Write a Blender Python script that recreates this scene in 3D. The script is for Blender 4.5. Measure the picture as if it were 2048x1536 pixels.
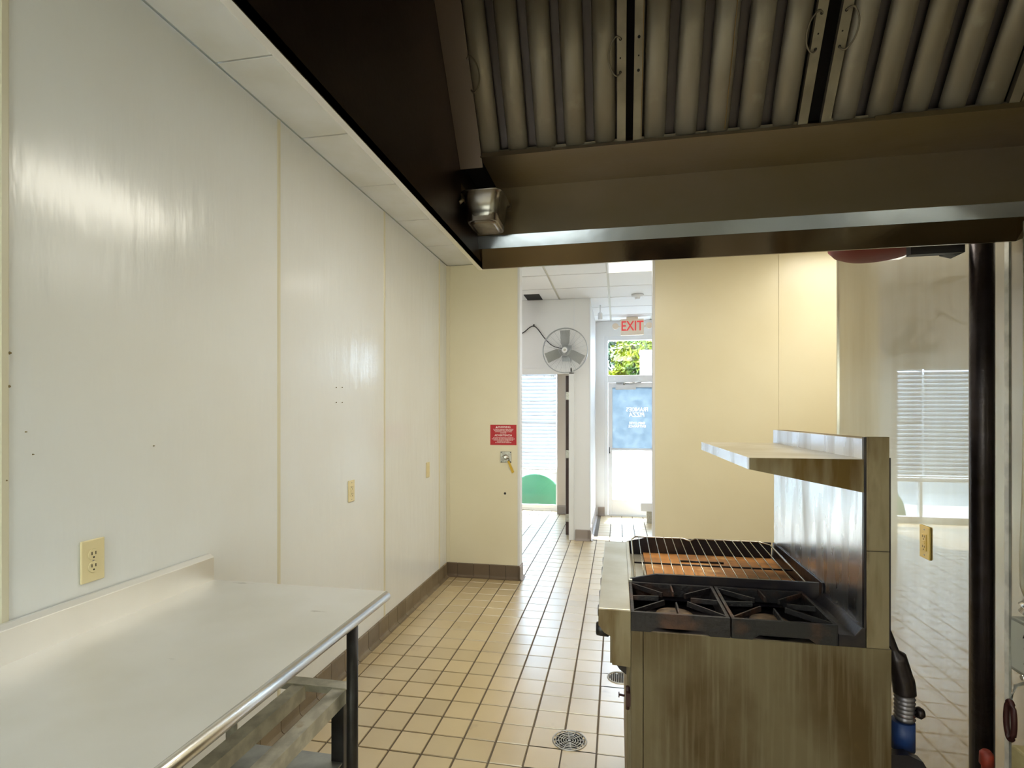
import bpy, bmesh, math, random
from mathutils import Vector, Matrix
random.seed(7)
S = bpy.context.scene
C = S.collection
PI = math.pi
for o in list(bpy.data.objects): bpy.data.objects.remove(o)

# ------------------------------------------------------------------ camera, sky, sun, exposure
cam = bpy.data.objects.new('camera', bpy.data.cameras.new('camera'))
C.objects.link(cam); S.camera = cam
cam.location = (0, 0, 1.58); cam.rotation_euler = (PI/2, 0, math.radians(11.0))
cam.data.sensor_width = 36; cam.data.lens = 1085/2048*36; cam.data.shift_y = 61/2048
cam.data.clip_start = 0.02
S.view_settings.view_transform = 'Standard'; S.view_settings.look = 'None'
S.view_settings.gamma = 1; S.view_settings.use_curve_mapping = False
S.view_settings.exposure = 0.30

w = bpy.data.worlds.new('sky'); S.world = w; w.use_nodes = True
bg = w.node_tree.nodes['Background']
bg.inputs[0].default_value = (0.64, 0.80, 1.0, 1); bg.inputs[1].default_value = 18

sun = bpy.data.objects.new('sun', bpy.data.lights.new('sun', 'SUN'))
C.objects.link(sun); sun.data.energy = 24; sun.data.angle = 0.012; sun.data.color = (1, .96, .9)
sun.rotation_euler = Vector((-0.10, -0.56, -0.83)).to_track_quat('-Z', 'Y').to_euler()

def area(name, loc, sx, sy, watts, col, rot=(0, 0, 0)):
    l = bpy.data.lights.new(name, 'AREA'); l.shape = 'RECTANGLE'; l.size = sx; l.size_y = sy
    l.energy = watts; l.color = col
    o = bpy.data.objects.new(name, l); C.objects.link(o); o.location = loc; o.rotation_euler = rot
    return o
# fluorescent troffers: behind the camera, beyond the hood, one in the far room; the rest are added fills
area('ceiling_lamp_or_fill', (-1.0, -1.5, 3.02), .6, 1.2, 50, (.84, .92, 1.0))
area('ceiling_lamp_or_fill', (0.2, 3.0, 3.02), .6, 1.2, 32, (1, .95, .82))
area('ceiling_lamp_or_fill', (0.2, 5.44, 3.02), .55, .40, 2, (1, .98, .95))
area('ceiling_lamp_or_fill', (1.5, 6.0, 3.02), .6, 1.2, 22, (.97, .98, 1.0))  # unseen fill added to brighten the far room
area('ceiling_lamp_or_fill', (-2.6, 6.0, 3.02), .6, 1.2, 26, (.97, .98, 1.0))  # unseen fill added to whiten the far room walls
area('ceiling_lamp_or_fill', (1.9, 4.25, 3.02), .6, 1.0, 15, (1, .95, .84))  # unseen warm fill added to lift the right back wall
area('rear_cool_fill', (-.95, -3.45, 1.7), 1.2, 1.6, 64, (.74, .87, 1.0), (-PI/2, 0, 0))  # unseen cool fill added to brighten the near left wall; no window here

# ------------------------------------------------------------------ materials
def lin(c):
    return tuple((x/12.92 if x <= .04045 else ((x+.055)/1.055)**2.4) for x in [v/255 for v in c])
def M(name, col, rough=.5, metal=0., col2=None, ns=5., st=(1, 1, 1), lo=.35, hi=.65, bump=0., bs=None, bst=None,
      col3=None, ns3=3., st3=(1, 1, 1), lo3=.55, hi3=.7, rand=0., coat=0., crough=.28, cior=1.5, r2=None, spec=.5, emit=None):
    m = bpy.data.materials.new(name); m.use_nodes = True
    nt = m.node_tree; N = nt.nodes; L = nt.links; p = N['Principled BSDF']
    p.inputs['Roughness'].default_value = rough; p.inputs['Metallic'].default_value = metal
    p.inputs['Coat Weight'].default_value = coat; p.inputs['Coat Roughness'].default_value = crough; p.inputs['Coat IOR'].default_value = cior; p.inputs['Specular IOR Level'].default_value = spec
    c4 = lambda c: lin(c)+(1,)
    p.inputs['Base Color'].default_value = c4(col)
    if emit:
        p.inputs['Emission Color'].default_value = c4(col); p.inputs['Emission Strength'].default_value = emit
    geo = N.new('ShaderNodeNewGeometry')
    def noise(scale, stretch, detail=5):
        mp = N.new('ShaderNodeMapping'); mp.inputs['Scale'].default_value = stretch
        L.new(geo.outputs['Position'], mp.inputs['Vector'])
        n = N.new('ShaderNodeTexNoise'); n.inputs['Scale'].default_value = scale; n.inputs['Detail'].default_value = detail
        L.new(mp.outputs[0], n.inputs['Vector']); return n.outputs['Fac']
    def ramp(f, lo, hi):
        r = N.new('ShaderNodeMapRange'); r.inputs['From Min'].default_value = lo; r.inputs['From Max'].default_value = hi
        L.new(f, r.inputs['Value']); return r.outputs[0]
    def mix(f, a, b):
        x = N.new('ShaderNodeMix'); x.data_type = 'RGBA'
        if hasattr(f, 'links'): L.new(f, x.inputs[0])
        else: x.inputs[0].default_value = f
        for k, v in ((6, a), (7, b)):
            if hasattr(v, 'links'): L.new(v, x.inputs[k])
            else: x.inputs[k].default_value = v
        return x.outputs[2]
    cur = c4(col)
    if col2:
        f = ramp(noise(ns, st), lo, hi); cur = mix(f, cur, c4(col2))
        if r2 is not None:
            rr = N.new('ShaderNodeMapRange'); rr.inputs['To Min'].default_value = rough; rr.inputs['To Max'].default_value = r2
            L.new(f, rr.inputs['Value']); L.new(rr.outputs[0], p.inputs['Roughness'])
    if col3:
        f = ramp(noise(ns3, st3, 7), lo3, hi3); cur = mix(f, cur, c4(col3))
    if rand:
        oi = N.new('ShaderNodeObjectInfo'); r = N.new('ShaderNodeMapRange')
        r.inputs['To Min'].default_value = 1-rand; r.inputs['To Max'].default_value = 1+rand*.6
        L.new(oi.outputs['Random'], r.inputs['Value'])
        hs = N.new('ShaderNodeHueSaturation'); L.new(r.outputs[0], hs.inputs['Value'])
        if hasattr(cur, 'links'): L.new(cur, hs.inputs['Color'])
        else: hs.inputs['Color'].default_value = cur
        cur = hs.outputs[0]
    if hasattr(cur, 'links'): L.new(cur, p.inputs['Base Color'])
    if bump:
        b = N.new('ShaderNodeBump'); b.inputs['Strength'].default_value = bump; b.inputs['Distance'].default_value = .01
        L.new(noise(bs or ns*3, bst or st, 3), b.inputs['Height']); L.new(b.outputs[0], p.inputs['Normal'])
    return m

frp = M('frp_panel', (229, 232, 232), .20, col2=(226, 227, 224), ns=1.5, bump=.22, bs=16, bst=(1, 1, .22), spec=.5)
frp_far = M('frp_cream', (234, 226, 200), .30, col2=(228, 219, 190), ns=1.2, bump=.2, bs=4)
seam = M('panel_seam_strip', (214, 208, 184), .35)
white_paint = M('white_paint', (226, 226, 226), .55)
gyp = M('ceiling_board_white', (236, 238, 240), .5, col2=(226, 226, 222), ns=3)
gyp_far = M('ceiling_board_bright', (232, 233, 235), .6)
grid_m = M('ceiling_grid', (204, 202, 190), .45)
tile_m = M('quarry_tile_tan', (198, 176, 132), .34, col2=(186, 162, 114), ns=2.2, lo=.4, hi=.7, col3=(140, 108, 62), ns3=5, lo3=.66, hi3=.8, rand=.10, bump=.04, bs=60, r2=.36, spec=1., coat=1., crough=.30, cior=2.1)
grout_m = M('grout_dark', (92, 80, 64), .8)
base_m = M('cove_tile_brown', (128, 114, 92), .35, col2=(112, 97, 76), ns=8, rand=.12)
base_pink = M('cove_tile_far', (150, 138, 130), .4, rand=.08)
steel_t = M('steel_table_brushed', (230, 230, 228), .42, .8, col2=(214, 212, 204), ns=1.6, lo=.35, hi=.7, col3=(120, 112, 98), ns3=9, st3=(.5, 2, 1), lo3=.72, hi3=.8, bump=.03, bs=160, bst=(8, .3, 1), r2=.48)
steel_hi = M('steel_polished', (222, 221, 218), .26, 1.)
steel_w = M('steel_wall_sheet', (170, 161, 138), .30, 1., col2=(156, 145, 118), ns=1.6, st=(1, 2.5, .35), lo=.4, hi=.65, bump=.03, bs=2.6, bst=(1, 1.4, 1.4), r2=.36, coat=1., crough=.02, cior=1.7)
steel_p = M('steel_splash_panel', (214, 216, 220), .24, 1., col2=(184, 180, 176), ns=3, st=(1, 3, .6), lo=.45, hi=.7, bump=.06, bs=20, bst=(1, 3, .3), r2=.4)
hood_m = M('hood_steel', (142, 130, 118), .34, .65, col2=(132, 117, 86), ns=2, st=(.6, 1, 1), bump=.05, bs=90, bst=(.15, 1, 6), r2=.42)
hood_dark = M('hood_steel_inner_side', (84, 72, 68), .36, .9, col2=(74, 64, 60), ns=2, bump=.03, bs=60)  # darker hood steel; its dark reflections are put into the colour
lip_m = M('hood_lip_steel', (120, 124, 134), .16, 1., bump=.05, bs=12, bst=(1, 1, 1))
baffle_m = M('baffle_filter_aluminium', (168, 162, 152), .5, .45, col2=(146, 136, 118), ns=6, st=(1, .4, .4), lo=.35, hi=.7, col3=(184, 179, 168), ns3=14, lo3=.6, hi3=.8)
rail_m = M('filter_rail', (142, 134, 120), .45, .6, col2=(120, 112, 98), ns=12)
black_m = M('black_hollow_shade', (14, 12, 16), .8)  # flat black, the shade inside holes and gaps put into the colour
grease = M('greasy_steel', (134, 122, 98), .42, .55, col2=(94, 72, 28), ns=5, st=(2, 2, .35), lo=.42, hi=.60, col3=(82, 58, 26), ns3=7, st3=(1.5, 1.5, .5), lo3=.56, hi3=.78, bump=.12, bs=30, r2=.6)
panel_g = M('greasy_side_panel', (106, 94, 70), .44, .35, col2=(78, 60, 28), ns=3.5, st=(1, 1, .6), lo=.40, hi=.62, col3=(118, 107, 84), ns3=16, st3=(5, 1, .22), lo3=.46, hi3=.86, bump=.18, bs=30, r2=.6)
rust = M('rusted_griddle', (200, 136, 70), .6, .05, col2=(120, 84, 56), ns=4, st=(1, 2, 1), lo=.42, hi=.66, col3=(226, 184, 124), ns3=9, lo3=.6, hi3=.8)
castiron = M('black_cast_iron', (30, 27, 28), .55, .3, col2=(84, 52, 32), ns=7, lo=.55, hi=.72, bump=.3, bs=80)
soot = M('sooty_black_steel', (34, 30, 36), .35, .5, col2=(58, 50, 46), ns=8, lo=.5, hi=.7, bump=.1, bs=40)
ledge_m = M('range_ledge_steel', (196, 192, 180), .36, .7, col2=(176, 168, 146), ns=6)
chrome = M('chrome_wire', (170, 166, 156), .25, 1.)
galv = M('galvanized_steel', (208, 206, 194), .5, .3, col2=(182, 180, 170), ns=22, lo=.4, hi=.6, col3=(146, 112, 50), ns3=9, lo3=.68, hi3=.76)
darkleg = M('dark_painted_pipe', (66, 66, 70), .38, .5, col2=(50, 48, 48), ns=12)
darkpipe = M('black_iron_pipe', (50, 44, 46), .33, .7, col2=(40, 32, 30), ns=14, bump=.12, bs=60)
ivory = M('ivory_plastic', (226, 212, 166), .35)
ivory_d = M('ivory_plastic_dark', (120, 104, 64), .5)  # darker ivory tone for the screw heads
yellow_o = M('yellow_ivory_plastic', (222, 190, 98), .35)
slot_m = M('socket_slot_black', (24, 20, 16), .6)
red_m = M('warning_red', (186, 14, 32), .4)
sign_w = M('sign_print_white', (250, 236, 236), .5)
tag_y = M('yellow_tag', (214, 176, 60), .5)
steelgrey = M('device_plate_grey', (178, 176, 168), .35, .8, col2=(150, 146, 138), ns=60)
alu_w = M('white_door_frame', (222, 223, 226), .4)

beige = M('beige_wall', (200, 186, 172), .6)
door_br = M('dark_brown_door', (54, 30, 26), .4)
fan_grey = M('fan_grey_metal', (170, 174, 178), .35, .5)
fan_blade = M('fan_blade_grey', (150, 152, 150), .4, .4)
black_pl = M('black_rubber', (22, 22, 26), .5)
red_bowl = M('dull_red_enamel', (104, 14, 10), .6)
valve_r = M('orange_red_valve', (128, 36, 16), .6, col2=(90, 26, 12), ns=30)
hose_b = M('blue_hose_sleeve', (20, 48, 100), .5)
exit_w = M('exit_housing', (232, 216, 196), .5)
exit_r = M('exit_letters_red', (222, 70, 70), .5, emit=.25)
leaf_m = M('leaf_yellow_green', (140, 140, 10), .5, col2=(48, 74, 12), ns=2.5, rand=.2)
leaf_d = M('leaf_dark_green', (60, 76, 44), .6, col2=(38, 52, 30), ns=2)
green_p = M('green_plastic', (28, 80, 46), .6, col2=(44, 98, 62), ns=1)
concrete = M('pale_concrete', (150, 150, 146), .8)
knob_m = M('black_knob', (22, 20, 18), .4)
lampm = M('lamp_diffuser', (255, 250, 235), .5, emit=.7)

def glassmat(name, tint, gloss):
    m = bpy.data.materials.new(name); m.use_nodes = True; nt = m.node_tree; nt.nodes.clear()
    o = nt.nodes.new('ShaderNodeOutputMaterial'); mx = nt.nodes.new('ShaderNodeMixShader')
    t = nt.nodes.new('ShaderNodeBsdfTransparent'); g = nt.nodes.new('ShaderNodeBsdfGlossy')
    t.inputs[0].default_value = tint+(1,); g.inputs['Roughness'].default_value = .02; mx.inputs[0].default_value = gloss
    nt.links.new(t.outputs[0], mx.inputs[1]); nt.links.new(g.outputs[0], mx.inputs[2]); nt.links.new(mx.outputs[0], o.inputs[0]); return m
glass = glassmat('clear_pane', (.94, .97, .98), .02)
def frostmat():
    m = bpy.data.materials.new('frosted_pane'); m.use_nodes = True; nt = m.node_tree; nt.nodes.clear()
    o = nt.nodes.new('ShaderNodeOutputMaterial'); mx = nt.nodes.new('ShaderNodeMixShader')
    t = nt.nodes.new('ShaderNodeBsdfTranslucent'); d = nt.nodes.new('ShaderNodeBsdfDiffuse')
    geo = nt.nodes.new('ShaderNodeNewGeometry'); n = nt.nodes.new('ShaderNodeTexNoise'); n.inputs['Scale'].default_value = 9; n.inputs['Detail'].default_value = 8
    r = nt.nodes.new('ShaderNodeValToRGB'); r.color_ramp.elements[0].position = .35; r.color_ramp.elements[1].position = .7
    r.color_ramp.elements[0].color = (.20, .245, .275, 1); r.color_ramp.elements[1].color = (.27, .31, .33, 1)
    nt.links.new(geo.outputs['Position'], n.inputs['Vector']); nt.links.new(n.outputs[0], r.inputs[0]); nt.links.new(r.outputs[0], t.inputs[0])
    d.inputs[0].default_value = (.5, .58, .68, 1); mx.inputs[0].default_value = .25
    nt.links.new(t.outputs[0], mx.inputs[1]); nt.links.new(d.outputs[0], mx.inputs[2]); nt.links.new(mx.outputs[0], o.inputs[0]); return m
frost = frostmat()
def slatmat():
    m = bpy.data.materials.new('blind_slat_white'); m.use_nodes = True; nt = m.node_tree; nt.nodes.clear()
    o = nt.nodes.new('ShaderNodeOutputMaterial'); mx = nt.nodes.new('ShaderNodeMixShader')
    t = nt.nodes.new('ShaderNodeBsdfTranslucent'); d = nt.nodes.new('ShaderNodeBsdfDiffuse')
    t.inputs[0].default_value = (.70, .73, .76, 1); d.inputs[0].default_value = (.84, .86, .89, 1); mx.inputs[0].default_value = .90
    nt.links.new(t.outputs[0], mx.inputs[1]); nt.links.new(d.outputs[0], mx.inputs[2]); nt.links.new(mx.outputs[0], o.inputs[0]); return m
blind_m = slatmat()

# ------------------------------------------------------------------ helpers
def tagp(o, label=None, cat=None, group=None, kind=None):
    if label: o['label'] = label
    if cat: o['category'] = cat
    if group: o['group'] = group
    if kind: o['kind'] = kind
    return o
ORG = {}
def thing(name, label, cat, loc=(0, 0, 0), group=None):
    o = bpy.data.objects.new(name, None); C.objects.link(o); o.location = loc; o.empty_display_size = .1
    ORG[o] = Vector(loc); return tagp(o, label, cat, group)
def box(bm, x0, x1, y0, y1, z0, z1):
    v = [bm.verts.new(p) for p in ((x0, y0, z0), (x1, y0, z0), (x1, y1, z0), (x0, y1, z0), (x0, y0, z1), (x1, y0, z1), (x1, y1, z1), (x0, y1, z1))]
    for f in ((0, 3, 2, 1), (4, 5, 6, 7), (0, 1, 5, 4), (1, 2, 6, 5), (2, 3, 7, 6), (3, 0, 4, 7)): bm.faces.new([v[i] for i in f])
def hexa(bm, p):      # eight corners, bottom 4 then top 4
    v = [bm.verts.new(q) for q in p]
    for f in ((0, 3, 2, 1), (4, 5, 6, 7), (0, 1, 5, 4), (1, 2, 6, 5), (2, 3, 7, 6), (3, 0, 4, 7)): bm.faces.new([v[i] for i in f])
def prism(bm, pts, axis, a, b):
    def q(u, v, t): return {'x': (t, u, v), 'y': (u, t, v), 'z': (u, v, t)}[axis]
    A = [bm.verts.new(q(u, v, a)) for u, v in pts]; B = [bm.verts.new(q(u, v, b)) for u, v in pts]
    n = len(pts)
    bm.faces.new(A); bm.faces.new(B[::-1])
    for i in range(n): bm.faces.new((A[i], B[i], B[(i+1) % n], A[(i+1) % n]))
def ring(c, d, r, seg, up=None):
    d = Vector(d).normalized(); a = up or (Vector((0, 0, 1)) if abs(d.z) < .9 else Vector((1, 0, 0)))
    u = d.cross(a).normalized(); v = d.cross(u).normalized()
    return [Vector(c)+u*math.cos(2*PI*i/seg)*r+v*math.sin(2*PI*i/seg)*r for i in range(seg)]
def tube(bm, pts, r, seg=8, caps=True, smooth=True, closed=False):
    pts = [Vector(p) for p in pts]; n = len(pts); rs = []
    for i, p in enumerate(pts):
        a = pts[(i-1) % n] if (closed or i) else p; b = pts[(i+1) % n] if (closed or i < n-1) else p
        rr = r[i] if isinstance(r, (list, tuple)) else r
        rs.append([bm.verts.new(q) for q in ring(p, b-a, rr, seg)])
    for i in range(n if closed else n-1):
        A, B = rs[i], rs[(i+1) % n]
        for k in range(seg):
            f = bm.faces.new((A[k], B[k], B[(k+1) % seg], A[(k+1) % seg])); f.smooth = smooth
    if caps and not closed: bm.faces.new(rs[0]); bm.faces.new(rs[-1][::-1])
def lathe(bm, c, axis, prof, seg=24):      # prof: (distance along axis, radius)
    ax = {'x': Vector((1, 0, 0)), 'y': Vector((0, 1, 0)), 'z': Vector((0, 0, 1))}[axis]; c = Vector(c); prev = None
    first = None
    for t, r in prof:
        R = [bm.verts.new(q) for q in ring(c+ax*t, ax, max(r, 1e-4), seg)]
        if prev:
            for k in range(seg): bm.faces.new((prev[k], R[k], R[(k+1) % seg], prev[(k+1) % seg])).smooth = True
        else: first = R
        prev = R
    bm.faces.new(first); bm.faces.new(prev[::-1])
def B(fn, *a, **k):
    bm = bmesh.new(); fn(bm, *a, **k); return bm
def obj(name, bm, mat, parent=None, bev=0., kind=None, label=None, seg=2, recalc=True):
    if recalc: bmesh.ops.recalc_face_normals(bm, faces=bm.faces)
    off = Vector((0, 0, 0)); p = parent
    while p is not None:
        if p in ORG: off = ORG[p]; break
        p = p.parent
    if off.length: bmesh.ops.translate(bm, verts=bm.verts, vec=-off)
    me = bpy.data.meshes.new(name); bm.to_mesh(me); bm.free(); me.materials.append(mat)
    o = bpy.data.objects.new(name, me); C.objects.link(o)
    if parent is not None: o.parent = parent
    if bev:
        b = o.modifiers.new('bevel', 'BEVEL'); b.width = bev; b.segments = seg; b.limit_method = 'ANGLE'; b.angle_limit = .7
    return tagp(o, label, kind=kind)
def bx(name, d, mat, parent=None, bev=0., kind=None, label=None):
    return obj(name, B(box, *d), mat, parent, bev, kind, label)
def text(name, s, size, loc, rot, mat, parent, depth=.0006, sx=1., shear=0., align='CENTER', label=None, space=1.):
    cu = bpy.data.curves.new(name, 'FONT'); cu.body = s; cu.size = size; cu.align_x = align; cu.align_y = 'CENTER'
    cu.extrude = depth; cu.shear = shear; cu.space_character = space; cu.resolution_u = 3; cu.offset = size*.012
    t = bpy.data.objects.new(name, cu); C.objects.link(t)
    dg = bpy.context.evaluated_depsgraph_get(); me = bpy.data.meshes.new_from_object(t.evaluated_get(dg))
    bpy.data.objects.remove(t); me.materials.clear(); me.materials.append(mat)
    me.transform(Matrix.Diagonal((sx, 1, 1, 1)))
    off = Vector((0, 0, 0)); p = parent
    while p is not None:
        if p in ORG: off = ORG[p]; break
        p = p.parent
    me.transform(Matrix.Translation(Vector(loc)-off) @ rot.to_matrix().to_4x4())
    o = bpy.data.objects.new(name, me); C.objects.link(o); o.parent = parent
    return tagp(o, label)
from mathutils import Euler
FACE_CAM = Euler((PI/2, 0, 0))       # reads from -Y
MIRROR = Euler((PI/2, 0, PI))        # reads from +Y (outside)
CAMY = math.radians(11)
def proj(x, y, z):
    u = x*math.cos(CAMY)+y*math.sin(CAMY); ww = -x*math.sin(CAMY)+y*math.cos(CAMY)
    if ww < .05: return None
    return 1024+1085*u/ww, 829-1085*(z-1.58)/ww, ww

XL, XR, YB, ZC = -1.64, 1.25, 5.10, 3.035
# ------------------------------------------------------------------ floor
floor = bx('floor', (-4.0, 3.0, -3.5, 9.0, -.12, -.004), grout_m, kind='structure')
P = .16
def tilemesh(bm, x, y, s=.0765, z=0.):
    a = s; b = s-.0025
    v = [bm.verts.new((x+i*a, y+j*a, z-.006)) for i, j in ((-1, -1), (1, -1), (1, 1), (-1, 1))]
    t = [bm.verts.new((x+i*b, y+j*b, z)) for i, j in ((-1, -1), (1, -1), (1, 1), (-1, 1))]
    bm.faces.new(t)
    for i in range(4): bm.faces.new((v[i], v[(i+1) % 4], t[(i+1) % 4], t[i]))
cells = []
DRAINS = [(-.228, 2.634, .083), (.015, 3.32, .075)]
for i in range(-26, 20):
    for j in range(-34, 41):
        x = -.017+i*P; y = 2.637+j*P
        if y > 8.92: continue
        if y < 5.06 and (x < XL+.02 or x > XR-.0): continue
        if x < -3.9 or x > 2.4: continue
        if 6.83 < y and -.56 < x < -.33: continue
        q = proj(x, y, 0); area_px = 0
        if q and -20 < q[0] < 2060 and q[1] < 1580 and y < 8.9:
            hid = (q[0] > 1255 and q[1] > 1080) or (y > 5.15 and (q[0] < 1040 or q[0] > 1308)) or x < XL or (x < -.84 and y < 1.6)
            if not hid: area_px = 1/(q[2]**3)
        cells.append((area_px, x, y))
cells.sort(key=lambda c: -c[0])
tm = bpy.data.meshes.new('tile'); bm = bmesh.new(); tilemesh(bm, 0, 0); bm.to_mesh(tm); bm.free(); tm.materials.append(tile_m)
def drain_hit(x, y): return any(abs(x-a) < .0765+r*.7 and abs(y-b) < .0765+r*.7 and math.hypot(x-a, y-b) < r+.06 for a, b, r in DRAINS)
def cut_tile(x, y):
    # the tile with a round bite where the drain sits: grid of small cells left out inside the ring
    bm = bmesh.new(); n = 14; s = .0765; h = s*2/n; V = {}
    def vv(i, j):
        if (i, j) not in V: V[(i, j)] = bm.verts.new((-s+i*h, -s+j*h, 0))
        return V[(i, j)]
    for i in range(n):
        for j in range(n):
            cx, cy = x-s+(i+.5)*h, y-s+(j+.5)*h
            if all(math.hypot(cx-a, cy-b) > r-.012 for a, b, r in DRAINS): bm.faces.new((vv(i, j), vv(i+1, j), vv(i+1, j+1), vv(i, j+1)))
    me = bpy.data.meshes.new('tile'); bm.to_mesh(me); bm.free(); me.materials.append(tile_m); return me
rest = bmesh.new(); n = 0
for a, x, y in cells:
    if a > 0 and n < 298:
        near = any(abs(x-d[0]) < .0765+d[2] and abs(y-d[1]) < .0765+d[2] for d in DRAINS)
        o = bpy.data.objects.new('tile', cut_tile(x, y) if near else tm); C.objects.link(o); o.parent = floor
        o.location = (x, y, random.uniform(-.0004, .0004)); n += 1
    else: tilemesh(rest, x, y)
obj('tile_field', rest, tile_m, floor, kind='stuff')

# ------------------------------------------------------------------ walls
def panelwall(name, d): return bx(name, d, frp_far, kind='structure')
wl = bx('wall_left', (XL-.14, XL-.006, -3.5, YB, 0, ZC), seam, kind='structure')
ys = [-3.5, -2.47, -1.25, -.03, 1.186, 2.408, 3.644, 4.862, YB]
for a, b in zip(ys[:-1], ys[1:]):
    bx('wall_panel', (XL-.006, XL, a+.006, b-.006, .12, ZC), frp, wl, .001)
for y in ys[1:-1]:
    obj('seam_strip', B(prism, [(y-.014, XL), (y+.014, XL), (y+.010, XL+.004), (y-.010, XL+.004)], 'z', .125, ZC-.02) if False else
        B(prism, [(XL, y-.013), (XL+.004, y-.008), (XL+.004, y+.008), (XL, y+.013)], 'z', .125, ZC-.002), seam, wl)
obj('corner_strip', B(prism, [(XL, YB-.03), (XL+.006, YB-.028), (XL+.028, YB-.006), (XL+.03, YB)], 'z', .14, ZC-.002), seam, wl)
for (y, z, r) in ((1.199, 1.749, .0045), (1.197, 1.657, .0045), (1.19, 1.40, .003), (1.241, 1.531, .002), (1.26, 1.466, .002), (1.671, 1.467, .002),
                  (2.962, 1.74, .003), (3.033, 1.744, .003), (2.962, 1.651, .003), (3.033, 1.653, .003)):
    bm = bmesh.new(); lathe(bm, (XL, y, z), 'x', [(0, r), (.0052, r*.7)], 8); obj('screw_head', bm, ivory_d, wl)

wb = bx('wall_back', (XL-.14, -.935, YB+.006, YB+.12, 0, ZC), seam, kind='structure')
bx('wall_panel', (XL, -.937, YB, YB+.006, .13, ZC), frp_far, wb, .001)
bx('corner_guard', (-.937, -.915, YB-.003, YB+.125, .13, ZC), white_paint, wb, .002)
bm = bmesh.new(); lathe(bm, (-1.06, YB, .822), 'y', [(-.003, .009), (.0, .012)], 12); obj('wall_hole_dark', bm, black_pl, wb)  # black disc painted in for the dark of a small wall hole
wb2 = bx('wall_back_right', (.335, 2.74, YB+.006, YB+.12, 0, ZC), seam, kind='structure')
bx('wall_panel', (.337, 1.392, YB, YB+.006, .0, ZC), frp_far, wb2, .001)
bx('wall_panel', (1.402, 2.6, YB, YB+.006, .0, ZC), frp_far, wb2, .001)
bx('seam_strip', (1.384, 1.410, YB-.004, YB, .0, ZC), frp_far, wb2, .001)
bx('corner_guard', (.315, .337, YB-.003, YB+.125, 0, ZC), white_paint, wb2, .002)
bx('wall_far_side', (2.6, 2.74, 3.43, YB+.006, 0, ZC), frp_far, kind='structure')
bx('wall_jog', (XR+.12, 2.6, 3.31, 3.43, 0, ZC), frp_far, kind='structure')
wr = bx('wall_right', (XR+.004, XR+.12, -3.5, 3.43, 0, ZC), seam, kind='structure')
bx('wall_rear', (XL-.14, XR+.12, -3.64, -3.5, 0, ZC), frp_far, kind='structure')

# steel cladding of the right wall
cl = thing('steel_wall_cladding', 'tall brushed stainless steel sheet covering the wall right of the range, mirroring window blinds', 'wall cladding', (XR, 2.7, 0))
bx('steel_sheet', (XR, XR+.004, 2.055, 3.434, .02, ZC-.01), steel_w, cl)
bx('edge_trim', (XR-.006, XR+.004, 3.428, 3.44, .02, ZC-.01), steel_hi, cl)
bx('dark_joint_strip', (XR-.004, XR+.004, 2.035, 2.055, .02, ZC-.01), galv, cl, label='narrow raised joint strip')
bx('steel_sheet', (XR, XR+.004, .5, 2.03, .02, ZC-.01), steel_w, cl)
bm = bmesh.new(); lathe(bm, (XR, 2.06+.10, 1.82), 'x', [(-.002, .006), (0, .008)], 10); obj('screw', bm, ivory_d, cl)

# far rooms
bx('wall_far_left', (-4.0, -1.62, 6.85, 6.98, 0, ZC), white_paint, kind='structure')
bx('wall_header', (-1.62, -.536, 6.85, 6.98, 2.11, ZC), white_paint, kind='structure')
dv = bx('wall_divider', (-.536, -.337, 6.85, 8.60, 0, ZC), white_paint, kind='structure')
bx('corner_bead', (-.345, -.332, 6.846, 6.856, .14, ZC), alu_w, dv)
bx('seam_strip', (-.54, -.53, 6.846, 6.85, 2.1, ZC), alu_w, dv)
bx('trim_door_casing', (-.60, -.537, 6.83, 6.985, .0, 2.11), white_paint, kind='structure', bev=.004)
bx('trim_header_casing', (-1.62, -.537, 6.83, 6.849, 2.09, 2.17), white_paint, kind='structure', bev=.004)
bx('wall_side_left', (-4.14, -4.0, 5.1, 9.0, 0, ZC), white_paint, kind='structure')
bx('wall_mid_left', (-4.0, XL-.14, 5.1, 5.22, 0, ZC), white_paint, kind='structure')
bx('wall_mid_right', (2.0, 2.14, 5.22, 8.60, 0, ZC), white_paint, kind='structure')
# front wall: pieces around window and door
bx('wall_front_pier', (-.94, -.536, 8.60, 8.97, 0, ZC), beige, kind='structure')
bx('wall_front_jamb', (-.536, -.195, 8.60, 8.75, 0, ZC), white_paint, kind='structure')
bx('wall_front_right', (.86, 2.14, 8.60, 8.75, 0, ZC), white_paint, kind='structure')
bx('wall_front_top', (-.195, .86, 8.60, 8.75, 2.80, ZC), white_paint, kind='structure')
bx('wall_front_left', (-4.0, -2.72, 8.86, 8.97, 0, ZC), white_paint, kind='structure')
bx('wall_window_top', (-2.72, -.94, 8.86, 8.97, 2.66, ZC), white_paint, kind='structure')

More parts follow.
